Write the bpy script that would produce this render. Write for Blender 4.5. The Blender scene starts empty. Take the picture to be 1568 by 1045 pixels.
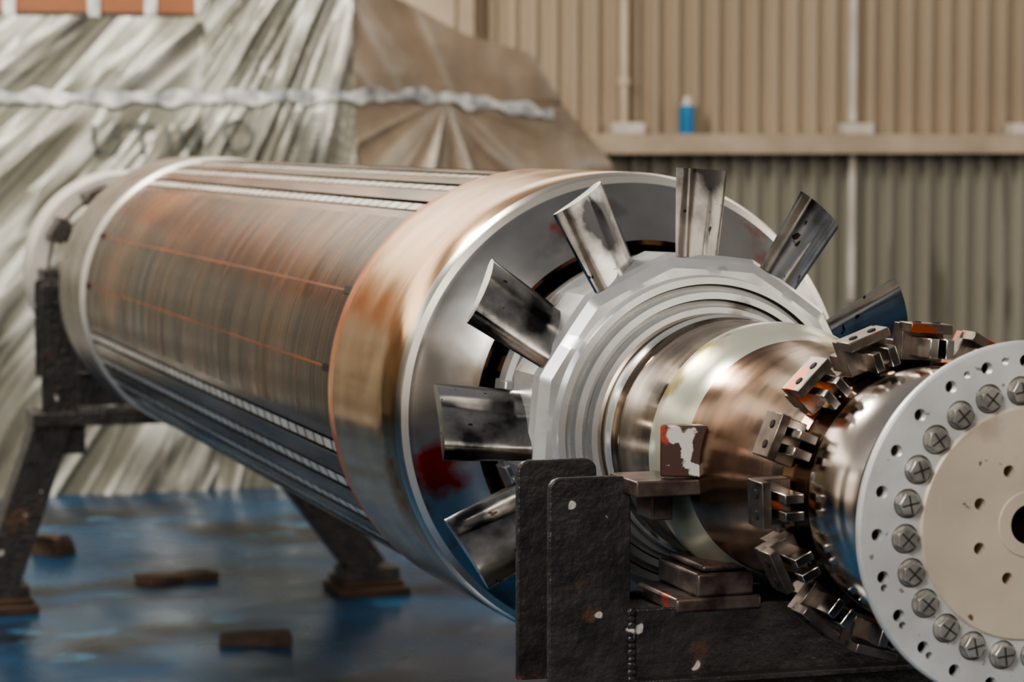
import bpy, bmesh, math, random
from mathutils import Vector, Matrix, noise
random.seed(4)
H=1.36
sc=bpy.context.scene
COL=sc.collection
def D(a): return math.radians(a)

# ------------------------------------------------------------------ materials
def mat(name,c1,c2=None,scale=6,stretch=(1,1,1),metal=0.0,rough=0.5,rough2=None,bump=0.0,bscale=None,
        patch=None,lines=None,detail=6,contrast=(0.35,0.65),specks=None,attr=None,coat=0.0,bstretch=None,patch2=None,soft=.05):
    m=bpy.data.materials.new(name); m.use_nodes=True
    nt=m.node_tree; N=nt.nodes; L=nt.links
    b=N['Principled BSDF']
    tc=N.new('ShaderNodeTexCoord')
    src=tc.outputs['Object']
    def noi(sc_,st,dt=6):
        mp=N.new('ShaderNodeMapping'); mp.inputs['Scale'].default_value=st; L.new(src,mp.inputs[0])
        n=N.new('ShaderNodeTexNoise'); n.inputs['Scale'].default_value=sc_; n.inputs['Detail'].default_value=dt
        L.new(mp.outputs[0],n.inputs['Vector']); return n
    def rampf(sock,a,b_):
        r=N.new('ShaderNodeMapRange'); r.inputs[1].default_value=a; r.inputs[2].default_value=b_; L.new(sock,r.inputs[0]); return r.outputs[0]
    def mix(fac,a,b_):
        x=N.new('ShaderNodeMix'); x.data_type='RGBA'; L.new(fac,x.inputs[0])
        for i,v in ((6,a),(7,b_)):
            if isinstance(v,tuple): x.inputs[i].default_value=(*v,1)
            else: L.new(v,x.inputs[i])
        return x.outputs[2]
    n=noi(scale,stretch,detail)
    f=rampf(n.outputs[0],*contrast)
    col=mix(f,c1,c2 if c2 else c1)
    if attr:
        at=N.new('ShaderNodeAttribute'); at.attribute_name=attr
        mm=N.new('ShaderNodeMix'); mm.data_type='RGBA'; mm.blend_type='MULTIPLY'; mm.inputs[0].default_value=1
        L.new(at.outputs['Color'],mm.inputs[6]); L.new(col,mm.inputs[7]); col=mm.outputs[2]
    for p in (patch,patch2):
        if p:
            pn=noi(p[1],p[3] if len(p)>3 else (1,1,1),5)
            col=mix(rampf(pn.outputs[0],p[2],p[2]+soft),col,p[0])
    if specks:
        pn=noi(specks[1],(1,1,1),2)
        col=mix(rampf(pn.outputs[0],specks[2],specks[2]+.02),col,specks[0])
    if lines:   # (period, colour, duty)
        w=N.new('ShaderNodeTexWave'); w.bands_direction='Y'; w.inputs['Scale'].default_value=.314/lines[0]; w.inputs['Distortion'].default_value=0.6
        w.inputs['Detail Scale'].default_value=2
        L.new(src,w.inputs['Vector'])
        col=mix(rampf(w.outputs[1],1-lines[2],1),col,lines[1])
    L.new(col,b.inputs['Base Color'])
    b.inputs['Metallic'].default_value=metal
    if rough2 is not None:
        rn=noi(scale*1.7,stretch,3)
        r=N.new('ShaderNodeMapRange'); r.inputs[1].default_value=.3; r.inputs[2].default_value=.7
        r.inputs[3].default_value=rough; r.inputs[4].default_value=rough2
        L.new(rn.outputs[0],r.inputs[0]); L.new(r.outputs[0],b.inputs['Roughness'])
    else: b.inputs['Roughness'].default_value=rough
    if coat: b.inputs['Coat Weight'].default_value=coat
    if bump:
        bn=noi(bscale or scale*3,bstretch or stretch)
        bp=N.new('ShaderNodeBump'); bp.inputs['Strength'].default_value=bump; bp.inputs['Distance'].default_value=0.01
        L.new(bn.outputs[0],bp.inputs['Height']); L.new(bp.outputs[0],b.inputs['Normal'])
    return m

M={}
M['pole']=mat('oxidised_steel',(.27,.155,.085),(.09,.060,.042),2.2,(.5,5,.5),metal=.88,rough=.16,rough2=.32,bump=.03,bscale=5,bstretch=(.6,16,.6),
              lines=(.036,(.035,.024,.019),.34),patch=((.50,.23,.09),1.5,.57,(1,.6,1)),patch2=((.05,.042,.036),2.2,.55,(1,.7,1)),soft=.12)
M['tooth']=mat('tooth_steel',(.34,.205,.13),(.13,.10,.08),3,(3,.6,3),metal=.92,rough=.16,rough2=.28,bump=.03)
M['wedge']=mat('slot_wedge',(.98,.95,.90),(.74,.68,.62),3,(1,1,1),metal=.35,rough=.22,rough2=.36,lines=(.09,(.12,.10,.09),.20))
M['slotdark']=mat('slot_shadow',(.015,.012,.011),rough=.7)
M['orange']=mat('primer_line',(.46,.13,.05),(.16,.08,.05),2.5,(1,1,1),metal=.2,rough=.4)
M['copper']=mat('retaining_ring_steel',(.97,.68,.42),(.72,.43,.24),1.8,(1,3,1),metal=1,rough=.10,rough2=.22,bump=.02,bscale=6,bstretch=(1,10,1),
              patch=((.48,.23,.10),2.2,.57),soft=.10,detail=3)
M['redprimer']=mat('red_primer_band',(.66,.15,.04),(.85,.50,.27),7,(1,1,1),metal=.6,rough=.3)
M['chamfer']=mat('bright_edge',(.92,.90,.86),(.80,.76,.70),8,metal=1,rough=.25)
M['face']=mat('end_face_steel',(.66,.64,.62),(.36,.345,.33),3,(1,1,1),metal=1,rough=.17,rough2=.32,bump=.035,
              patch=((.55,.04,.02),3.3,.61),patch2=((.24,.20,.17),2.2,.58))
M['blade']=mat('blade_steel',(.66,.65,.64),(.055,.055,.06),6,(1,1,1),metal=1,rough=.08,rough2=.22,bump=.06,bscale=8,contrast=(.42,.60),
              specks=((.10,.07,.06),40,.68))
M['hub']=mat('hub_steel',(.84,.84,.83),(.60,.60,.59),5,metal=.65,rough=.24,rough2=.36,patch=((.34,.31,.28),6,.63))
M['shaft']=mat('shaft_steel',(.56,.46,.37),(.31,.24,.18),3,(1,5,1),metal=1,rough=.14,rough2=.26,bump=.015,bscale=6,bstretch=(1,12,1),patch=((.20,.14,.10),5,.58),detail=3,soft=.1)
M['shaftb']=mat('shaft_bronzed',(.44,.27,.17),(.21,.14,.095),3,(1,3,1),metal=.95,rough=.14,rough2=.28,bump=.015,bscale=6,bstretch=(1,8,1),patch=((.50,.22,.09),4,.64),patch2=((.12,.09,.07),5,.60),detail=3,soft=.1)
M['collar']=mat('varnished_collar',(.76,.75,.64),(.58,.59,.46),5,metal=.5,rough=.25,patch=((.46,.40,.18),6,.58))
M['chrome']=mat('polished_ring',(.92,.88,.84),(.76,.66,.57),5,(1,2,1),metal=1,rough=.13,rough2=.22)
M['flange']=mat('flange_face_steel',(.86,.86,.84),(.66,.66,.64),9,metal=.4,rough=.38,rough2=.5,bump=.04,bscale=60,specks=((.35,.30,.27),50,.70))
M['plate']=mat('cover_plate_steel',(.80,.69,.55),(.62,.52,.41),5,metal=.3,rough=.42,rough2=.55,bump=.04,bscale=50,specks=((.20,.13,.08),28,.68),patch=((.50,.40,.30),7,.61),soft=.12)
M['bolt']=mat('bolt_steel',(.72,.69,.64),(.40,.37,.33),30,metal=.7,rough=.26)
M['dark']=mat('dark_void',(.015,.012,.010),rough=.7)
M['clamp']=mat('clamp_steel',(.32,.27,.23),(.12,.10,.09),20,metal=.85,rough=.28,patch=((.48,.12,.045),14,.60))
M['rod']=mat('rod_steel',(.70,.68,.66),(.45,.43,.41),20,metal=1,rough=.2)
M['coil']=mat('copper_winding',(.42,.19,.09),(.16,.09,.06),14,metal=.7,rough=.4)
M['black']=mat('black_paint',(.030,.027,.027),(.058,.050,.047),14,rough=.22,rough2=.40,bump=.6,bscale=55,
               specks=((.60,.56,.50),18,.715),patch=((.11,.06,.04),9,.64))
M['peel']=mat('peeling_paint',(.66,.62,.56),(.08,.035,.025),26,metal=.1,rough=.5,contrast=(.47,.51),patch=((.40,.07,.03),20,.58))
M['redblk']=mat('worn_red_block',(.065,.04,.035),(.18,.14,.12),25,metal=.4,rough=.35,patch=((.45,.05,.03),16,.64))
M['wood']=mat('wood',(.085,.047,.028),(.045,.028,.018),6,(1,6,1),rough=.7,bump=.3)
M['white']=mat('white_metal',(.78,.75,.70),(.60,.56,.50),4,metal=.3,rough=.4)
M['greyring']=mat('rear_ring_steel',(.48,.43,.38),(.30,.26,.22),3,(1,4,1),metal=.9,rough=.2,rough2=.34)
M['floor']=mat('painted_floor',(.014,.078,.170),(.007,.035,.080),.9,rough=.14,rough2=.45,bump=.06,bscale=5,
               patch=((.009,.011,.015),.75,.50),patch2=((.045,.16,.28),2.6,.61),soft=.10)
M['wallup']=mat('beige_sheet',(.47,.385,.29),(.35,.28,.205),.5,(1,1,.4),rough=.5)
M['walllow']=mat('greygreen_sheet',(.34,.325,.27),(.25,.235,.19),.6,(1,1,.3),rough=.5,patch=((.17,.155,.12),1.6,.60,(3,1,.3)))
M['trim']=mat('beige_beam',(.56,.46,.36),(.42,.34,.26),3,rough=.5)
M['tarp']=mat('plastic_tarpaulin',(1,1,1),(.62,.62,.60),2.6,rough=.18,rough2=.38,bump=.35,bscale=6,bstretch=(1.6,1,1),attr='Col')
M['strap']=mat('white_strap',(.74,.74,.72),(.22,.23,.25),9,(1,1,1),rough=.5)
M['crate']=mat('orange_panel',(.30,.125,.06),(.24,.10,.05),2,rough=.6)
M['bluecan']=mat('blue_can',(.03,.24,.46),(.02,.18,.38),3,rough=.3)
M['letter']=mat('stencil_grey',(.11,.12,.105),rough=.6)
M['darkwall']=mat('hall_wall',(.36,.31,.26),(.24,.20,.16),.5,rough=.6)

# ------------------------------------------------------------------ helpers
def finish(bm,name,mats,parent=None,angle=28,bevel=0,smooth=True,recalc=True):
    if recalc: bmesh.ops.recalc_face_normals(bm,faces=bm.faces)
    for f in bm.faces: f.smooth=smooth
    for e in bm.edges:
        if len(e.link_faces)==2 and e.calc_face_angle(0)>D(angle): e.smooth=False
    me=bpy.data.meshes.new(name); bm.to_mesh(me); bm.free()
    for m_ in (mats if isinstance(mats,list) else [mats]): me.materials.append(M[m_])
    o=bpy.data.objects.new(name,me); COL.objects.link(o)
    if bevel:
        md=o.modifiers.new('bevel','BEVEL'); md.width=bevel; md.segments=2; md.limit_method='ANGLE'; md.angle_limit=D(40)
    if parent:
        o.parent=parent; o.matrix_parent_inverse=Matrix.Translation(-parent.location)
    return o
def empty(name,loc):
    e=bpy.data.objects.new(name,None); e.location=loc; e.empty_display_size=.2; COL.objects.link(e); return e
def P(y,r,th):
    return Vector((r*math.sin(th),y,H+r*math.cos(th)))
def revolve(name,prof,mats,parent,segs=160,midx=None,rf=None,loop=False,angle=28):
    bm=bmesh.new(); rings=[]
    for (y,r) in prof:
        rings.append([bm.verts.new(P(y,r*(rf(2*math.pi*i/segs,r) if rf else 1),2*math.pi*i/segs)) for i in range(segs)])
    n=len(prof)
    for j in range(n if loop else n-1):
        a=rings[j]; b=rings[(j+1)%n]
        for i in range(segs):
            f=bm.faces.new((a[i],a[(i+1)%segs],b[(i+1)%segs],b[i]))
            if midx: f.material_index=midx[j]
    return finish(bm,name,mats,parent,angle=angle)
def box(bm,c,ax,ay,az,h,mi=0):
    c=Vector(c); vs=[]
    for k in (-1,1):
        for j in (-1,1):
            for i in (-1,1):
                vs.append(bm.verts.new(c+ax*(i*h[0])+ay*(j*h[1])+az*(k*h[2])))
    for q in ((0,1,3,2),(4,6,7,5),(0,4,5,1),(2,3,7,6),(0,2,6,4),(1,5,7,3)):
        f=bm.faces.new([vs[i] for i in q]); f.material_index=mi
X_=Vector((1,0,0));Y_=Vector((0,1,0));Z_=Vector((0,0,1))
def abox(bm,x0,x1,y0,y1,z0,z1,mi=0):
    box(bm,((x0+x1)/2,(y0+y1)/2,(z0+z1)/2),X_,Y_,Z_,((x1-x0)/2,(y1-y0)/2,(z1-z0)/2),mi)
def cyl(bm,c,axis,r,h,segs=24,mi=0,r2=None,rot=0):
    axis=Vector(axis).normalized(); c=Vector(c)
    t=axis.orthogonal().normalized(); b=axis.cross(t)
    r2=r if r2 is None else r2
    A=[];B=[]
    for i in range(segs):
        a=2*math.pi*i/segs+rot; d=t*math.cos(a)+b*math.sin(a)
        A.append(bm.verts.new(c+d*r)); B.append(bm.verts.new(c+axis*h+d*r2))
    for i in range(segs):
        f=bm.faces.new((A[i],A[(i+1)%segs],B[(i+1)%segs],B[i])); f.material_index=mi
    f=bm.faces.new(A[::-1]); f.material_index=mi
    f=bm.faces.new(B); f.material_index=mi
def boolean(o,cut):
    md=o.modifiers.new('b','BOOLEAN'); md.operation='DIFFERENCE'; md.solver='EXACT'; md.object=cut
    dg=bpy.context.evaluated_depsgraph_get(); dg.update()
    me=bpy.data.meshes.new_from_object(o.evaluated_get(dg)); o.modifiers.clear()
    if len(me.polygons)>20:
        o.data=me
    bpy.data.objects.remove(cut)
    bm=bmesh.new(); bm.from_mesh(o.data)
    for f in bm.faces: f.smooth=True
    for e in bm.edges:
        if len(e.link_faces)==2: e.smooth = e.calc_face_angle(0)<D(30)
    bm.to_mesh(o.data); bm.free()

# ================================================================== ROTOR
rotor=empty('turbine_generator_rotor',(0,1.5,H))
BL=4.28
def body():
    bm=bmesh.new()
    segs=[]
    def arc(a0,a1,r,mi,step=1.2):
        n=max(1,round((a1-a0)/step))
        for i in range(n): segs.append((a0+(a1-a0)*i/n,a0+(a1-a0)*(i+1)/n,r,mi))
    def pole(a):
        arc(a,a+16,.492,0); arc(a+16,a+16.5,.4925,3); arc(a+16.5,a+37,.492,0); arc(a+37,a+37.5,.4925,3); arc(a+37.5,a+62,.492,0)
    def slots(a,total,n):
        p=total/n
        for i in range(n):
            b=a+i*p
            arc(b,b+p*.28,.492,1); arc(b+p*.28,b+p*.38,.474,4); arc(b+p*.38,b+p*.64,.4895,2); arc(b+p*.64,b+p*.74,.474,4); arc(b+p*.74,b+p,.492,1)
    pole(-100); slots(-38,118,11); pole(80); slots(142,118,11)
    ys=[.56+i*(BL+.04-.56)/24 for i in range(25)]
    prev=None
    for s in segs:
        L_=[bm.verts.new(P(y,s[2],D(s[0]))) for y in ys]; R_=[bm.verts.new(P(y,s[2],D(s[1]))) for y in ys]
        for j in range(24):
            f=bm.faces.new((L_[j],R_[j],R_[j+1],L_[j+1])); f.material_index=s[3]
        if prev and abs(prev[1]-s[2])>.0008:
            for j in range(24):
                f=bm.faces.new((prev[0][j],L_[j],L_[j+1],prev[0][j+1])); f.material_index=4
        prev=(R_,s[2])
    bmesh.ops.remove_doubles(bm,verts=bm.verts,dist=.0004)
    for a in (-84,-62.7):
        for y in (.64,BL-.06):
            c=P(y,.4925,D(a)); et=Vector((math.cos(D(a)),0,-math.sin(D(a))))
            er=Vector((math.sin(D(a)),0,math.cos(D(a))))
            box(bm,c,et,Y_,er,(.009,.045,.003),4)
    return finish(bm,'rotor_body',['pole','tooth','wedge','orange','slotdark'],rotor,angle=20)
body()
revolve('retaining_ring',[(.61,.470),(.61,.497),(.60,.5),(.555,.5),(.18,.5),(.02,.5),(.0,.492),(-.005,.478)],
        ['copper','redprimer','chamfer','slotdark'],rotor,200,[3,1,1,0,0,2,2])
revolve('rear_retaining_ring',[(BL,.45),(BL,.490),(BL+.015,.501),(BL+.07,.501),(BL+.08,.498),(4.90,.498),(4.92,.488),(4.92,.36)],
        ['greyring','white'],rotor,160,[1,1,1,0,0,0,0])
revolve('end_face',[(-.005,.478),(-.012,.470),(-.03,.455),(-.085,.375),(-.095,.362),(-.085,.352),(.10,.345)],
        ['face','chamfer','slotdark'],rotor,200,[0,0,0,0,1,2])
bm=bmesh.new()
for i in range(24):
    a=2*math.pi*i/24+.1
    er=Vector((math.sin(a),0,math.cos(a))); et=Vector((math.cos(a),0,-math.sin(a)))
    box(bm,P(-.06,.29,a),et,Y_,er,(.018,.10,.028),0)
    if i%2==0:
        box(bm,P(-.15,.325,a+.08),et,Y_,er,(.030,.035,.010),1)
        cyl(bm,P(-.185,.325,a+.08),(0,-1,0),.008,.012,12,1)
finish(bm,'end_winding',['coil','hub'],rotor,bevel=.003)
revolve('inner_rim',[(-.13,.335),(-.17,.335),(-.18,.325),(-.18,.300),(-.13,.300)],['hub'],rotor,128,loop=True)
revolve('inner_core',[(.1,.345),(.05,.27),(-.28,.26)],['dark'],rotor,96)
OFF=D(4.5)
def poly(th,r):
    if r<.31: return 1
    s=D(30); x=((th-OFF+s/2)%s)-s/2
    return 1+(1/math.cos(x)*math.cos(D(7))-1)*.85
revolve('fan_hub',[(-.25,.24),(-.25,.335),(-.27,.345),(-.385,.345),(-.40,.337),(-.415,.318),(-.418,.306),(-.445,.303),(-.448,.290),(-.435,.286),
      (-.435,.278),(-.462,.275),(-.465,.262),(-.450,.258),(-.450,.250),(-.478,.247),(-.480,.236)],['hub','slotdark'],rotor,240,
      [0,0,0,0,0,0,0,0,1,0,0,0,1,0,0,0],rf=poly,angle=22)
bm=bmesh.new()
nb=12
for k in range(nb):
    th=OFF+D(30)*k-D(1)
    er=Vector((math.sin(th),0,math.cos(th))); et=Vector((math.cos(th),0,-math.sin(th)))
    nr,ns=8,16
    front=[];back=[]
    for i in range(nr+1):
        u=i/nr; r=.338+.172*u
        tw=D(34+8*(1-u)); ch=.166
        cd=et*math.cos(tw)+Y_*math.sin(tw); nn=et*math.sin(tw)-Y_*math.cos(tw)
        fr=[];bk=[]
        for j in range(ns+1):
            s=j/ns-.5
            cam=.015*(1-4*s*s); t=.0125*math.sqrt(max(0,1-(2*s)**2))+.0028
            base=Vector((0,-.345,H))+er*r+cd*(s*ch)+nn*(cam-.006)
            fr.append(bm.verts.new(base+nn*t)); bk.append(bm.verts.new(base-nn*t))
        front.append(fr);back.append(bk)
    for i in range(nr):
        for j in range(ns):
            bm.faces.new((front[i][j],front[i][j+1],front[i+1][j+1],front[i+1][j]))
            bm.faces.new((back[i][j],back[i+1][j],back[i+1][j+1],back[i][j+1]))
        bm.faces.new((front[i][0],front[i+1][0],back[i+1][0],back[i][0]))
        bm.faces.new((front[i][ns],back[i][ns],back[i+1][ns],front[i+1][ns]))
    for j in range(ns):
        bm.faces.new((front[0][j],back[0][j],back[0][j+1],front[0][j+1]))
        bm.faces.new((front[nr][j],front[nr][j+1],back[nr][j+1],back[nr][j]))
    cyl(bm,Vector((0,-.33,H))+er*.30,er,.038,.040,24)
finish(bm,'fan_blades',['blade'],rotor,angle=35)
prof=[(-.25,.236),(-.52,.236),(-.545,.232),(-.56,.224),(-.58,.224),(-.59,.230),(-.76,.230),(-.765,.238),
      (-.80,.238),(-.845,.222),(-.88,.212),(-1.25,.208),(-1.265,.213),(-1.31,.213),(-1.32,.200),(-1.375,.192),(-1.39,.165)]
revolve('front_shaft',prof,['shaft','collar','shaftb','slotdark','hub'],rotor,200,[0,4,0,0,4,0,1,1,1,1,2,2,2,2,2,3])
pr=[(-1.37,.15),(-1.375,.186),(-1.381,.198),(-1.392,.205),(-1.41,.2085),(-1.44,.2095),(-1.47,.2075),(-1.500,.202),(-1.525,.192),(-1.540,.178),(-1.548,.170),
    (-1.57,.168),(-1.61,.172),(-1.65,.186),(-1.69,.200)]
revolve('polished_collar',pr,['chrome','shaftb'],rotor,200,[0]*10+[1]*4,angle=40)
bm=bmesh.new()
for k in range(15):
    th=D(24*k+4)
    er=Vector((math.sin(th),0,math.cos(th))); et=Vector((math.cos(th),0,-math.sin(th)))
    dy=-.028
    box(bm,P(-1.300+dy,.242,th),et,Y_,er,(.037,.017,.030),0)
    box(bm,P(-1.262+dy,.228,th),et,Y_,er,(.030,.028,.014),0)
    box(bm,P(-1.326+dy,.266,th),et,Y_,er,(.037,.024,.008),0)
    for s in (-1,1):
        box(bm,P(-1.345+dy,.236,th)+et*(.014*s),et,Y_,er,(.0075,.045,.016),1)
        cyl(bm,P(-1.283+dy,.250,th)+et*(.017*s),(0,1,0),.008,.006,12,2)
        cyl(bm,P(-1.326+dy,.273,th)+et*(.017*s),er,.0075,.003,12,2)
finish(bm,'coil_clamps',['clamp','rod','dark'],rotor,bevel=.0018)
FY=-1.735; K=.976
fl=revolve('coupling_flange',[(-1.695,.05),(-1.695,.222),(-1.718,.230),(-1.719,.269),(-1.722,.272),(-1.731,.272),(FY,.269),(FY,.05)],['flange'],rotor,240,loop=True)
bm=bmesh.new()
for k in range(24):
    cyl(bm,P(FY-.01,.2035*K,D(15*k-4)),(0,1,0),.0222,.028,28)
    cyl(bm,P(FY-.01,.2490*K,D(15*k-1.5)),(0,1,0),.0095,.07,20)
for k in range(8): cyl(bm,P(FY-.02,.0885*K,D(45*k+22.5)),(0,1,0),.0105,.08,20)
for a in (-24,-9,-110,-125,-140,5,20,65,95,155):
    cyl(bm,P(FY-.01,.252*K,D(a-.2)),(0,1,0),.0058,.03,16)
cut=finish(bm,'cut',['flange']); boolean(fl,cut)
pl=revolve('cover_plate',[(-1.70,.02),(-1.70,.1750),(FY-.001,.1750),(FY-.004,.1720),(FY-.004,.02)],['plate'],rotor,200,loop=True)
bm=bmesh.new()
for k in range(8): cyl(bm,P(FY-.02,.0885*K,D(45*k+22.5)),(0,1,0),.0092,.08,20)
cyl(bm,P(FY-.02,0,0),(0,1,0),.032,.08,40)
cut=finish(bm,'cut',['plate']); boolean(pl,cut)
revolve('centre_boss',[(FY-.003,.050),(FY-.0065,.0485),(FY-.0065,.030),(-1.70,.026),(-1.70,.001)],['plate','dark'],rotor,64,[0,0,1,1])
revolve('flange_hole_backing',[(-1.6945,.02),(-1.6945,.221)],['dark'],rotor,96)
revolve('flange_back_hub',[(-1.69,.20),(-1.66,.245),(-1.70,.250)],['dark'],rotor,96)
bm=bmesh.new()
for k in range(24):
    c=P(FY+.015,.2035*K,D(15*k-4)); rr=random.uniform(0,1)
    cyl(bm,c,(0,-1,0),.0200,.013,28,0)
    cyl(bm,c,(0,-1,0),.0182,.026,6,0,r2=.0174,rot=rr)
    for q in (0,math.pi/2):
        a=rr+q; d=Vector((math.cos(a),0,math.sin(a))); e=Vector((-math.sin(a),0,math.cos(a)))
        box(bm,c+Vector((0,-.0265,0)),d,Y_,e,(.0140,.0008,.0011),1)
finish(bm,'flange_bolts',['bolt','dark'],rotor,bevel=.0008)
revolve('rear_shaft',[(4.92,.36),(4.93,.33),(5.10,.33),(5.12,.30),(5.42,.30),(5.44,.235),(5.7,.235),(6.1,.22),(6.95,.22),(6.97,.001)],['coil','shaft','dark'],rotor,96,[2,0,2,0,2,1,1,1,1])
revolve('rear_bearing_ring',[(6.36,.33),(6.32,.35),(6.32,.415),(6.35,.43),(6.50,.43),(6.52,.40),(6.52,.33)],['white'],rotor,128,loop=True)
bm=bmesh.new()
for a in (-95,-60,-25,8,40,75,110,150,190,230):
    th=D(a); er=Vector((math.sin(th),0,math.cos(th))); et=Vector((math.cos(th),0,-math.sin(th)))
    box(bm,P(6.25,.36,th),et,Y_,er,(.05,.12,.03),0)
    box(bm,P(6.25,.29,th),et,Y_,er,(.03,.06,.07),0)
finish(bm,'rear_clips',['black'],rotor,bevel=.004)

# ================================================================== STANDS
def rplate(bm,x0,x1,z0,z1,y0,y1,r):
    pts=[(x0,z0)]
    for i in range(7):
        a=math.pi-i*math.pi/12; pts.append((x0+r+r*math.cos(a),z1-r+r*math.sin(a)))
    for i in range(7):
        a=math.pi/2-i*math.pi/12; pts.append((x1-r+r*math.cos(a),z1-r+r*math.sin(a)))
    pts.append((x1,z0))
    A=[bm.verts.new((x,y0,z)) for x,z in pts]; B=[bm.verts.new((x,y1,z)) for x,z in pts]
    n=len(pts)
    bm.faces.new(A); bm.faces.new(B[::-1])
    for i in range(n): bm.faces.new((A[i],B[i],B[(i+1)%n],A[(i+1)%n]))
def beam(bm,p,q,w,d):
    p=Vector(p);q=Vector(q); a=(q-p); L_=a.length; a.normalize()
    b=Y_; c=a.cross(b).normalized()
    box(bm,(p+q)/2,c,b,a,(w/2,d/2,L_/2))
def stand(name,yf,lx,rx):
    yb=yf+.20
    e=empty(name,(0,yf+.1,0))
    bm=bmesh.new()
    for s in (-1,1):
        x0,x1=(-.46,-.31) if s<0 else (.31,.46)
        rplate(bm,x0,x1,H-.58,H-.020,yf,yf+.018,.022)
        rplate(bm,x0,x1,H-.41,H-.010,yb-.018,yb,.022)
        abox(bm,(x0+x1)/2-.008,(x0+x1)/2+.008,yf+.018,yb-.018,H-.55,H-.05)
    abox(bm,-.31,.31,yf+.003,yf+.018,H-.52,H-.258)
    abox(bm,-.31,.31,yb-.018,yb-.003,H-.52,H-.258)
    abox(bm,-.31,.31,yf+.01,yb-.01,H-.285,H-.270)
    abox(bm,-.309,.309,yf-.030,yf+.01,H-.392,H-.380)
    abox(bm,-.50,.50,yf-.02,yb+.02,H-.60,H-.545)
    for i in range(22):
        z=H-.262-.012*i
        c=Vector((-.309,yf-.001,z)); cyl(bm,c,(0,-1,0),.008+random.random()*.003,.004,8,0,r2=.004)
    for (x0,x1) in ((-.40,lx),(.40,rx)):
        beam(bm,(x0,(yf+yb)/2,H-.56),(x1,(yf+yb)/2,.10),.15,.18)
        abox(bm,x1-.12,x1+.12,yf,yb,.06,.11)
    for s in (-1,1):
        abox(bm,*sorted((s*.28,s*.44)),yf+.04,yb-.04,H-.72,H-.60)
    finish(bm,'frame',['black'],e,bevel=.004)
    bm=bmesh.new()
    for x1 in (lx,rx):
        abox(bm,x1-.16,x1+.15,yf-.06,yb+.04,.0,.035); abox(bm,x1-.13,x1+.13,yf-.02,yb+.06,.035,.06)
    finish(bm,'foot_packing',['wood'],e,bevel=.004)
    bm=bmesh.new()
    for s in (-1,1):
        a=D(s*28+180)
        er=Vector((math.sin(a),0,math.cos(a))); et=Vector((math.cos(a),0,-math.sin(a)))
        c=Vector((0,yf+.10,H))+er*.252
        box(bm,c,et,Y_,er,(.045,.09,.012))
    finish(bm,'saddle_pads',['redblk'],e,bevel=.004)
    bm=bmesh.new()
    for s in (-1,1):
        abox(bm,*sorted((s*.06,s*.225)),yf-.0,yf+.2,H-.27,H-.243)
        abox(bm,*sorted((s*.075,s*.185)),yf+.0,yf+.2,H-.243,H-.200)
        abox(bm,*sorted((s*.085,s*.175)),yf+.0,yf+.17,H-.198,H-.185)
    finish(bm,'saddle_base',['redblk'],e,bevel=.006)
    return e
st=stand('rotor_support_stand',-.87,-.72,.78)
bm=bmesh.new()
abox(bm,-.325,-.205,-.94,-.80,H-.050,H-.022,0)
box(bm,(-.255,-.84,H-.075),X_,Y_,Z_,(.02,.04,.025),0)
finish(bm,'side_packing',['redblk'],st,bevel=.003)
bm=bmesh.new(); box(bm,(-.222,-.92,H+.027),Vector((.90,-.43,0)),Vector((.43,.90,0)),Z_,(.048,.018,.045),0)
finish(bm,'side_stop',['peel'],st,bevel=.003)
stand('rotor_support_stand',5.70,-.64,.92)

# ================================================================== SHELL
def corr(name,x0,x1,y,z0,z1,m,pitch=.145,depth=.05):
    bm=bmesh.new(); xs=[];n=int((x1-x0)/pitch)
    for i in range(n):
        b=x0+i*pitch
        for u,d in ((0,0),(.50,0),(.60,depth),(.90,depth)): xs.append((b+u*pitch,y-d))
    A=[bm.verts.new((x,yy,z0)) for x,yy in xs];B=[bm.verts.new((x,yy,z1)) for x,yy in xs]
    for i in range(len(xs)-1): bm.faces.new((A[i],A[i+1],B[i+1],B[i]))
    return finish(bm,name,[m],smooth=False,recalc=False)
bm=bmesh.new(); abox(bm,-14,16,-12,12.3,-.1,0); finish(bm,'floor',['floor'])
wb=empty('wall_back',(0,12,0))
for nm,z0,z1,m_ in (('upper_cladding',1.9,4.3,'wallup'),('lower_cladding',0,1.9,'walllow')):
    o=corr(nm,-14,16,12.0,z0,z1,m_); o.parent=wb; o.matrix_parent_inverse=Matrix.Translation((0,-12,0))
bm=bmesh.new(); abox(bm,-14,16,12.02,12.2,0,4.3); finish(bm,'wall_core',['wallup'],wb)
bm=bmesh.new()
for y0,y1 in ((-12,-8.5),(-5.5,-2.5),(0.5,3.0),(5.0,12.2)): abox(bm,-9.2,-9,y0,y1,0,5)
abox(bm,-9.2,-9,-12,12.2,0,1.2); abox(bm,-9.2,-9,-12,12.2,4.2,5)
finish(bm,'wall_left',['darkwall'])
bm=bmesh.new()
for x0,x1 in ((-9.2,-6.5),(-3.2,.6),(3.4,7.5),(10,16)): abox(bm,x0,x1,-12,-11.8,0,5)
abox(bm,-9.2,16,-12,-11.8,0,.9); abox(bm,-9.2,16,-12,-11.8,4.0,5)
finish(bm,'wall_front',['darkwall'])
tr=empty('trim_1',(6,11.9,1.9))
bm=bmesh.new()
abox(bm,3.7,15.9,11.76,11.945,1.935,1.955); abox(bm,3.7,15.9,11.76,11.78,1.84,1.935); abox(bm,3.7,15.9,11.76,11.945,1.82,1.84)
finish(bm,'girt_channel',['trim'],tr,bevel=.003)
bm=bmesh.new()
for x in (4.28,5.96,7.25): abox(bm,x-.11,x+.11,11.80,11.93,1.956,2.03)
finish(bm,'girt_cleats',['white'],tr,bevel=.004)
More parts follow.
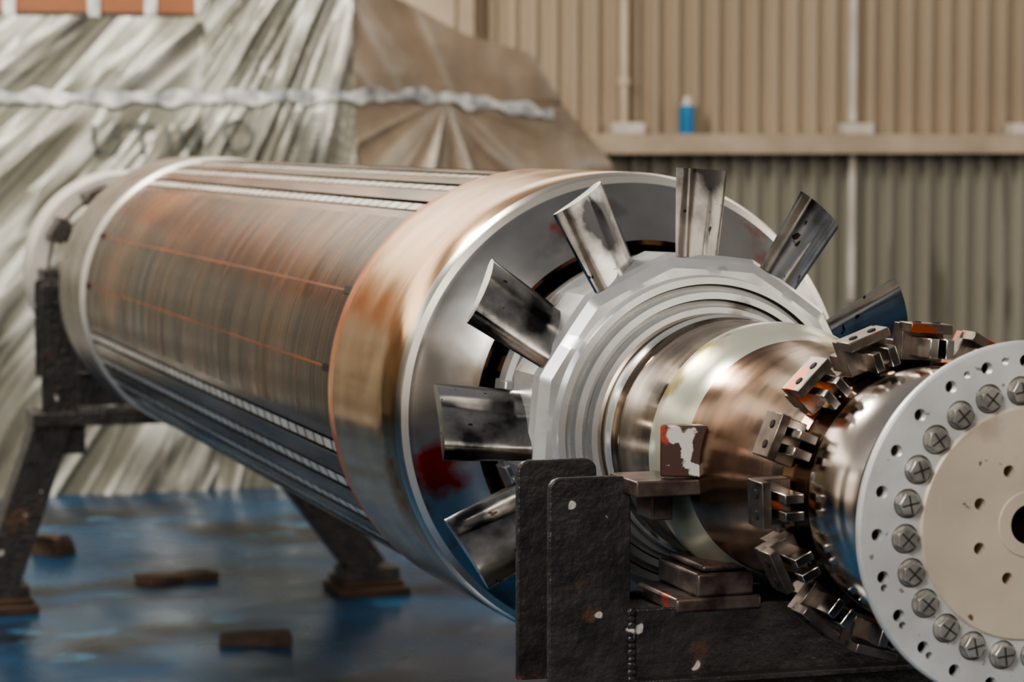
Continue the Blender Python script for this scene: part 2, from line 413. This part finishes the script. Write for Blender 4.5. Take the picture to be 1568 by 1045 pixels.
bm=bmesh.new(); cyl(bm,(4.27,11.88,2.03),(0,0,1),.030,2.2,24); cyl(bm,(4.27,11.88,2.28),(0,0,1),.042,.05,24)
finish(bm,'wall_pipe',['trim'])
bm=bmesh.new(); abox(bm,5.94,5.985,11.91,11.95,2.04,4.2); abox(bm,5.94,5.985,11.91,11.95,.8,1.82); finish(bm,'trim_2',['white'],bevel=.003)
bm=bmesh.new(); abox(bm,2.55,3.17,11.70,11.94,0,4.3); abox(bm,2.72,3.03,11.66,11.70,0,4.3);finish(bm,'steel_column',['trim'],bevel=.01)
bm=bmesh.new()
cyl(bm,(4.71,11.85,1.956),(0,0,1),.050,.19,28,0); cyl(bm,(4.71,11.85,2.146),(0,0,1),.050,.02,28,1,r2=.03); cyl(bm,(4.71,11.85,2.166),(0,0,1),.028,.04,20,1)
finish(bm,'spray_can',['bluecan','white'])

# ================================================================== TARP MACHINE
TP=[(-4,2.58),(.98,2.60),(1.08,2.75),(1.4,3.25),(1.82,3.00),(2.03,2.79),(2.66,2.54),(3.14,2.44),(3.36,2.16),(3.76,1.79),(4.05,1.2),(4.3,0.4)]
XR=1.84
def top(x):
    for (a,za),(b,zb) in zip(TP,TP[1:]):
        if x<=b: return za+(zb-za)*(x-a)/(b-a)
    return TP[-1][1]
def rid(p,q,fp,fq,s,w):
    n=noise.noise(Vector((p*fp,q*fq,s))); return max(0,1-abs(n)/w)
def fold(x,z):
    if x<XR:
        # creases pulled down-left; a vertical seam at x=.98 divides two sheets
        second = x>.98
        if second:
            cx,cz=2.3,4.2     # gathered towards the ridge
        else:
            cx,cz=3.1,4.9
        ph=math.atan2(cx-x,cz-z); dist=math.hypot(cx-x,cz-z)
        s0=20 if second else 0
        p=ph*3.2
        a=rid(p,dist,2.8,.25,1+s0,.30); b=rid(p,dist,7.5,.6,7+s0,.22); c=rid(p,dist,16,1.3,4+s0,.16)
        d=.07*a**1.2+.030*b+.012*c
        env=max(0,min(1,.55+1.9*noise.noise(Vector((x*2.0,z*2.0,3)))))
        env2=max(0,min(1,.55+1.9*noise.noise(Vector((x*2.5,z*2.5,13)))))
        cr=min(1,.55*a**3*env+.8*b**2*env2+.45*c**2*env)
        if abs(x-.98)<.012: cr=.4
        return d,cr
    ax,az=2.50,2.15
    dx,dz=x-ax,az-z; dist=math.hypot(dx,dz)
    if dz>0:
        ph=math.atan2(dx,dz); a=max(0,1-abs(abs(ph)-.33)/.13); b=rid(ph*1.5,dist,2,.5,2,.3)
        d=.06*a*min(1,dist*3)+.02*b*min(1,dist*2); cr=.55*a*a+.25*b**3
    else:
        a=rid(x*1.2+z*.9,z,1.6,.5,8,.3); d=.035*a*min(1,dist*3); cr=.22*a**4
    return d,cr
def S(x,v,off=0):
    zt=top(x); z=zt*v
    y=9.55+.22*(v**2)-.25*(1-v)**2
    if x>XR: y+=(x-XR)*.50+.10*abs(math.sin((x-XR)*2.1))*(1-v)
    d,cr=fold(x,z)
    tie=min(1,abs(z-2.15)/.15)
    return Vector((x,y-d*(.45+.55*tie)-off,z)),cr
tarp=empty('tarpaulin_covered_machine',(0,10.4,0))
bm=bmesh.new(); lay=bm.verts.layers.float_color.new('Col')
NX,NV=640,190
g=[]
for i in range(NX+1):
    x=-4+8.3*i/NX; col=[]
    for j in range(NV+1):
        p,cr=S(x,j/NV); v=bm.verts.new(p)
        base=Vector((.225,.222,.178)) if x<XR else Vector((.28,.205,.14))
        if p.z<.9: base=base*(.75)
        c=base.lerp(Vector((.92,.91,.86)),min(1,cr)); v[lay]=(c.x,c.y,c.z,1); col.append(v)  # fold highlights painted in: vertex colour goes white along the creases
    base=Vector((.30,.23,.15)); 
    for q in range(1,5):
        v=bm.verts.new((x,min(11.6,p.y+q*.45),p.z-.02*q)); v[lay]=(*base,1); col.append(v)
    g.append(col)
for i in range(NX):
    for j in range(NV+4): bm.faces.new((g[i][j],g[i+1][j],g[i+1][j+1],g[i][j+1]))
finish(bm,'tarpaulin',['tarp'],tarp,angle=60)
bm=bmesh.new()
pr_=None
for i in range(500):
    x=-4+7.3*i/499
    zc=2.17-.02*math.sin(x*1.1+1)-(0 if x<XR else .12*max(0,x-XR-.5)) + .008*math.sin(x*23)
    hw=.034+.010*math.sin(x*17)+.006*math.sin(x*41)
    if zc+hw>top(x): break
    a=bm.verts.new(S(x,(zc-hw)/top(x),.020)[0]); b=bm.verts.new(S(x,(zc+hw)/top(x),.020)[0])
    if pr_: bm.faces.new((pr_[0],a,b,pr_[1]))
    pr_=(a,b)
finish(bm,'lashing_strap',['strap'],tarp,angle=80)
bm=bmesh.new()
def stroke(x0,z0,x1,z1,w=.013,off=.032):
    d=Vector((x1-x0,0,z1-z0)); n_=Vector((-d.z,0,d.x)).normalized()*w
    N_=8; pv=None
    for i in range(N_+1):
        t=i/N_; x=x0+(x1-x0)*t; z=z0+(z1-z0)*t
        c=S(x,z/top(x),off)[0]
        a=bm.verts.new(c+n_); b=bm.verts.new(c-n_)
        if pv: bm.faces.new((pv[0],a,b,pv[1]))
        pv=(a,b)
def ring_(cx,cz,r,a0=0,a1=360):
    for i in range(12):
        t0=D(a0+(a1-a0)*i/12);t1=D(a0+(a1-a0)*(i+1)/12)
        stroke(cx+r*.9*math.cos(t0),cz+r*math.sin(t0),cx+r*.9*math.cos(t1),cz+r*math.sin(t1))
z0,z1=1.86,2.00
ring_(.42,1.92,.075,180,360); stroke(.355,1.92,.355,z1); stroke(.485,1.92,.485,z1)
stroke(.54,z1,.70,z1); stroke(.62,z0,.62,z1)
stroke(.76,z0,.76,z1)
stroke(.82,z1,.89,z0); stroke(.96,z1,.89,z0)
ring_(1.16,1.94,.085)
finish(bm,'stencil',['letter'],tarp,angle=80)
bm=bmesh.new()
for i in range(9): stroke(1.45,2.06-i*.035,1.65,2.06-i*.035,.006)
finish(bm,'vent_slats',['letter'],tarp,angle=80)
bm=bmesh.new()
abox(bm,-3.9,1.08,9.95,11.4,2.55,3.4,0)
for x in (-3.2,-2.6,-1.9,-1.2,-.5,-.05,.42,.74,1.03): abox(bm,x-.035,x+.035,9.93,11.42,2.55,3.42,1)
abox(bm,-3.92,1.10,9.935,9.97,2.60,2.63,2)
finish(bm,'top_panel',['crate','strap','black'],tarp,bevel=.004)

# ================================================================== FLOOR DEBRIS
def offcut(x,y,rot,l,w,h,seed):
    bm=bmesh.new(); R=Matrix.Rotation(rot,3,'Z')
    ax=R@X_; ay=R@Y_
    box(bm,(x,y,h/2),ax,ay,Z_,(l/2,w/2,h/2))
    bmesh.ops.subdivide_edges(bm,edges=bm.edges,cuts=3,use_grid_fill=True)
    for v in bm.verts:
        n_=noise.noise_vector(v.co*9+Vector((seed,0,0)))*.05; v.co+=Vector((n_.x,n_.y,0)); 
        if v.co.z>.01: v.co.z+=n_.z*.4
    finish(bm,'wood_offcut',['wood'],bevel=.003)
def offpx(c,y_):
    v=Vector((.2992,.9512,-.0750)); r=Vector((.9539,-.3,0)); u=Vector((.0225,.0715,.9972))
    d=v+r*((c-784)/4150)+u*((522.5-y_)/4150)
    C=Vector((-1.9252,-5.3098,H+.5718)); t=-C.z/d.z; return C+d*t
for (c,y_,rot,l,w,h,sd) in ((270,890,.2,.34,.14,.035,1),(390,985,-.25,.26,.12,.04,2),(82,850,.5,.13,.16,.09,3)):
    q=offpx(c,y_); offcut(q.x,q.y,rot,l,w,h,sd)

# ================================================================== LIGHT + CAMERA
w=bpy.data.worlds.new('World'); sc.world=w; w.use_nodes=True
nt=w.node_tree; bg=nt.nodes['Background']
tc=nt.nodes.new('ShaderNodeTexCoord'); sp=nt.nodes.new('ShaderNodeSeparateXYZ'); nt.links.new(tc.outputs['Generated'],sp.inputs[0])
cr=nt.nodes.new('ShaderNodeValToRGB'); nt.links.new(sp.outputs[2],cr.inputs[0])
cr.color_ramp.elements[0].position=0; cr.color_ramp.elements[0].color=(.38,.33,.275,1)
cr.color_ramp.elements[1].position=.9; cr.color_ramp.elements[1].color=(.08,.078,.077,1)
e_=cr.color_ramp.elements.new(.20); e_.color=(.38,.33,.275,1)
e_=cr.color_ramp.elements.new(.27); e_.color=(1.0,.91,.78,1)
e_=cr.color_ramp.elements.new(.34); e_.color=(1.0,.91,.78,1)
e_=cr.color_ramp.elements.new(.41); e_.color=(.11,.10,.092,1)
nt.links.new(cr.outputs[0],bg.inputs[0]); bg.inputs[1].default_value=2.3
def area(name,loc,tgt,size,power,col=(1,1,1),sy=None):
    l=bpy.data.lights.new(name,'AREA'); l.energy=power; l.color=col; l.size=size
    if sy: l.shape='RECTANGLE'; l.size_y=sy
    o=bpy.data.objects.new(name,l); o.location=loc
    o.rotation_euler=(Vector(tgt)-Vector(loc)).to_track_quat('-Z','Y').to_euler(); COL.objects.link(o)
area('flange_fill',(-5.5,-6.5,5.5),(0,-1,1.3),2.2,410,(1,.99,.97))  # unseen fill light added to brighten the flange
area('rotor_body_fill',(-2.2,5,6),(0,2.5,1.3),1.4,340,(1,.92,.80))  # added fill light above the rotor body, not an actual fixture
area('back_wall_fill',(-1,7,6),(5.5,12,1.2),2,340,(1,.93,.82))  # added fill light to brighten the back wall, not an actual fixture

cam=bpy.data.cameras.new('camera'); co=bpy.data.objects.new('camera',cam); COL.objects.link(co)
co.location=(-1.9252,-5.3098,H+.5718); co.rotation_euler=(D(90-4.30),0,D(-17.46))
cam.lens=36*4150/1568; cam.sensor_width=36; cam.clip_end=200
cam.dof.use_dof=True; cam.dof.focus_distance=4.8; cam.dof.aperture_fstop=5.0
try: sc.view_settings.look='AgX - Medium High Contrast'
except Exception: pass
sc.camera=co
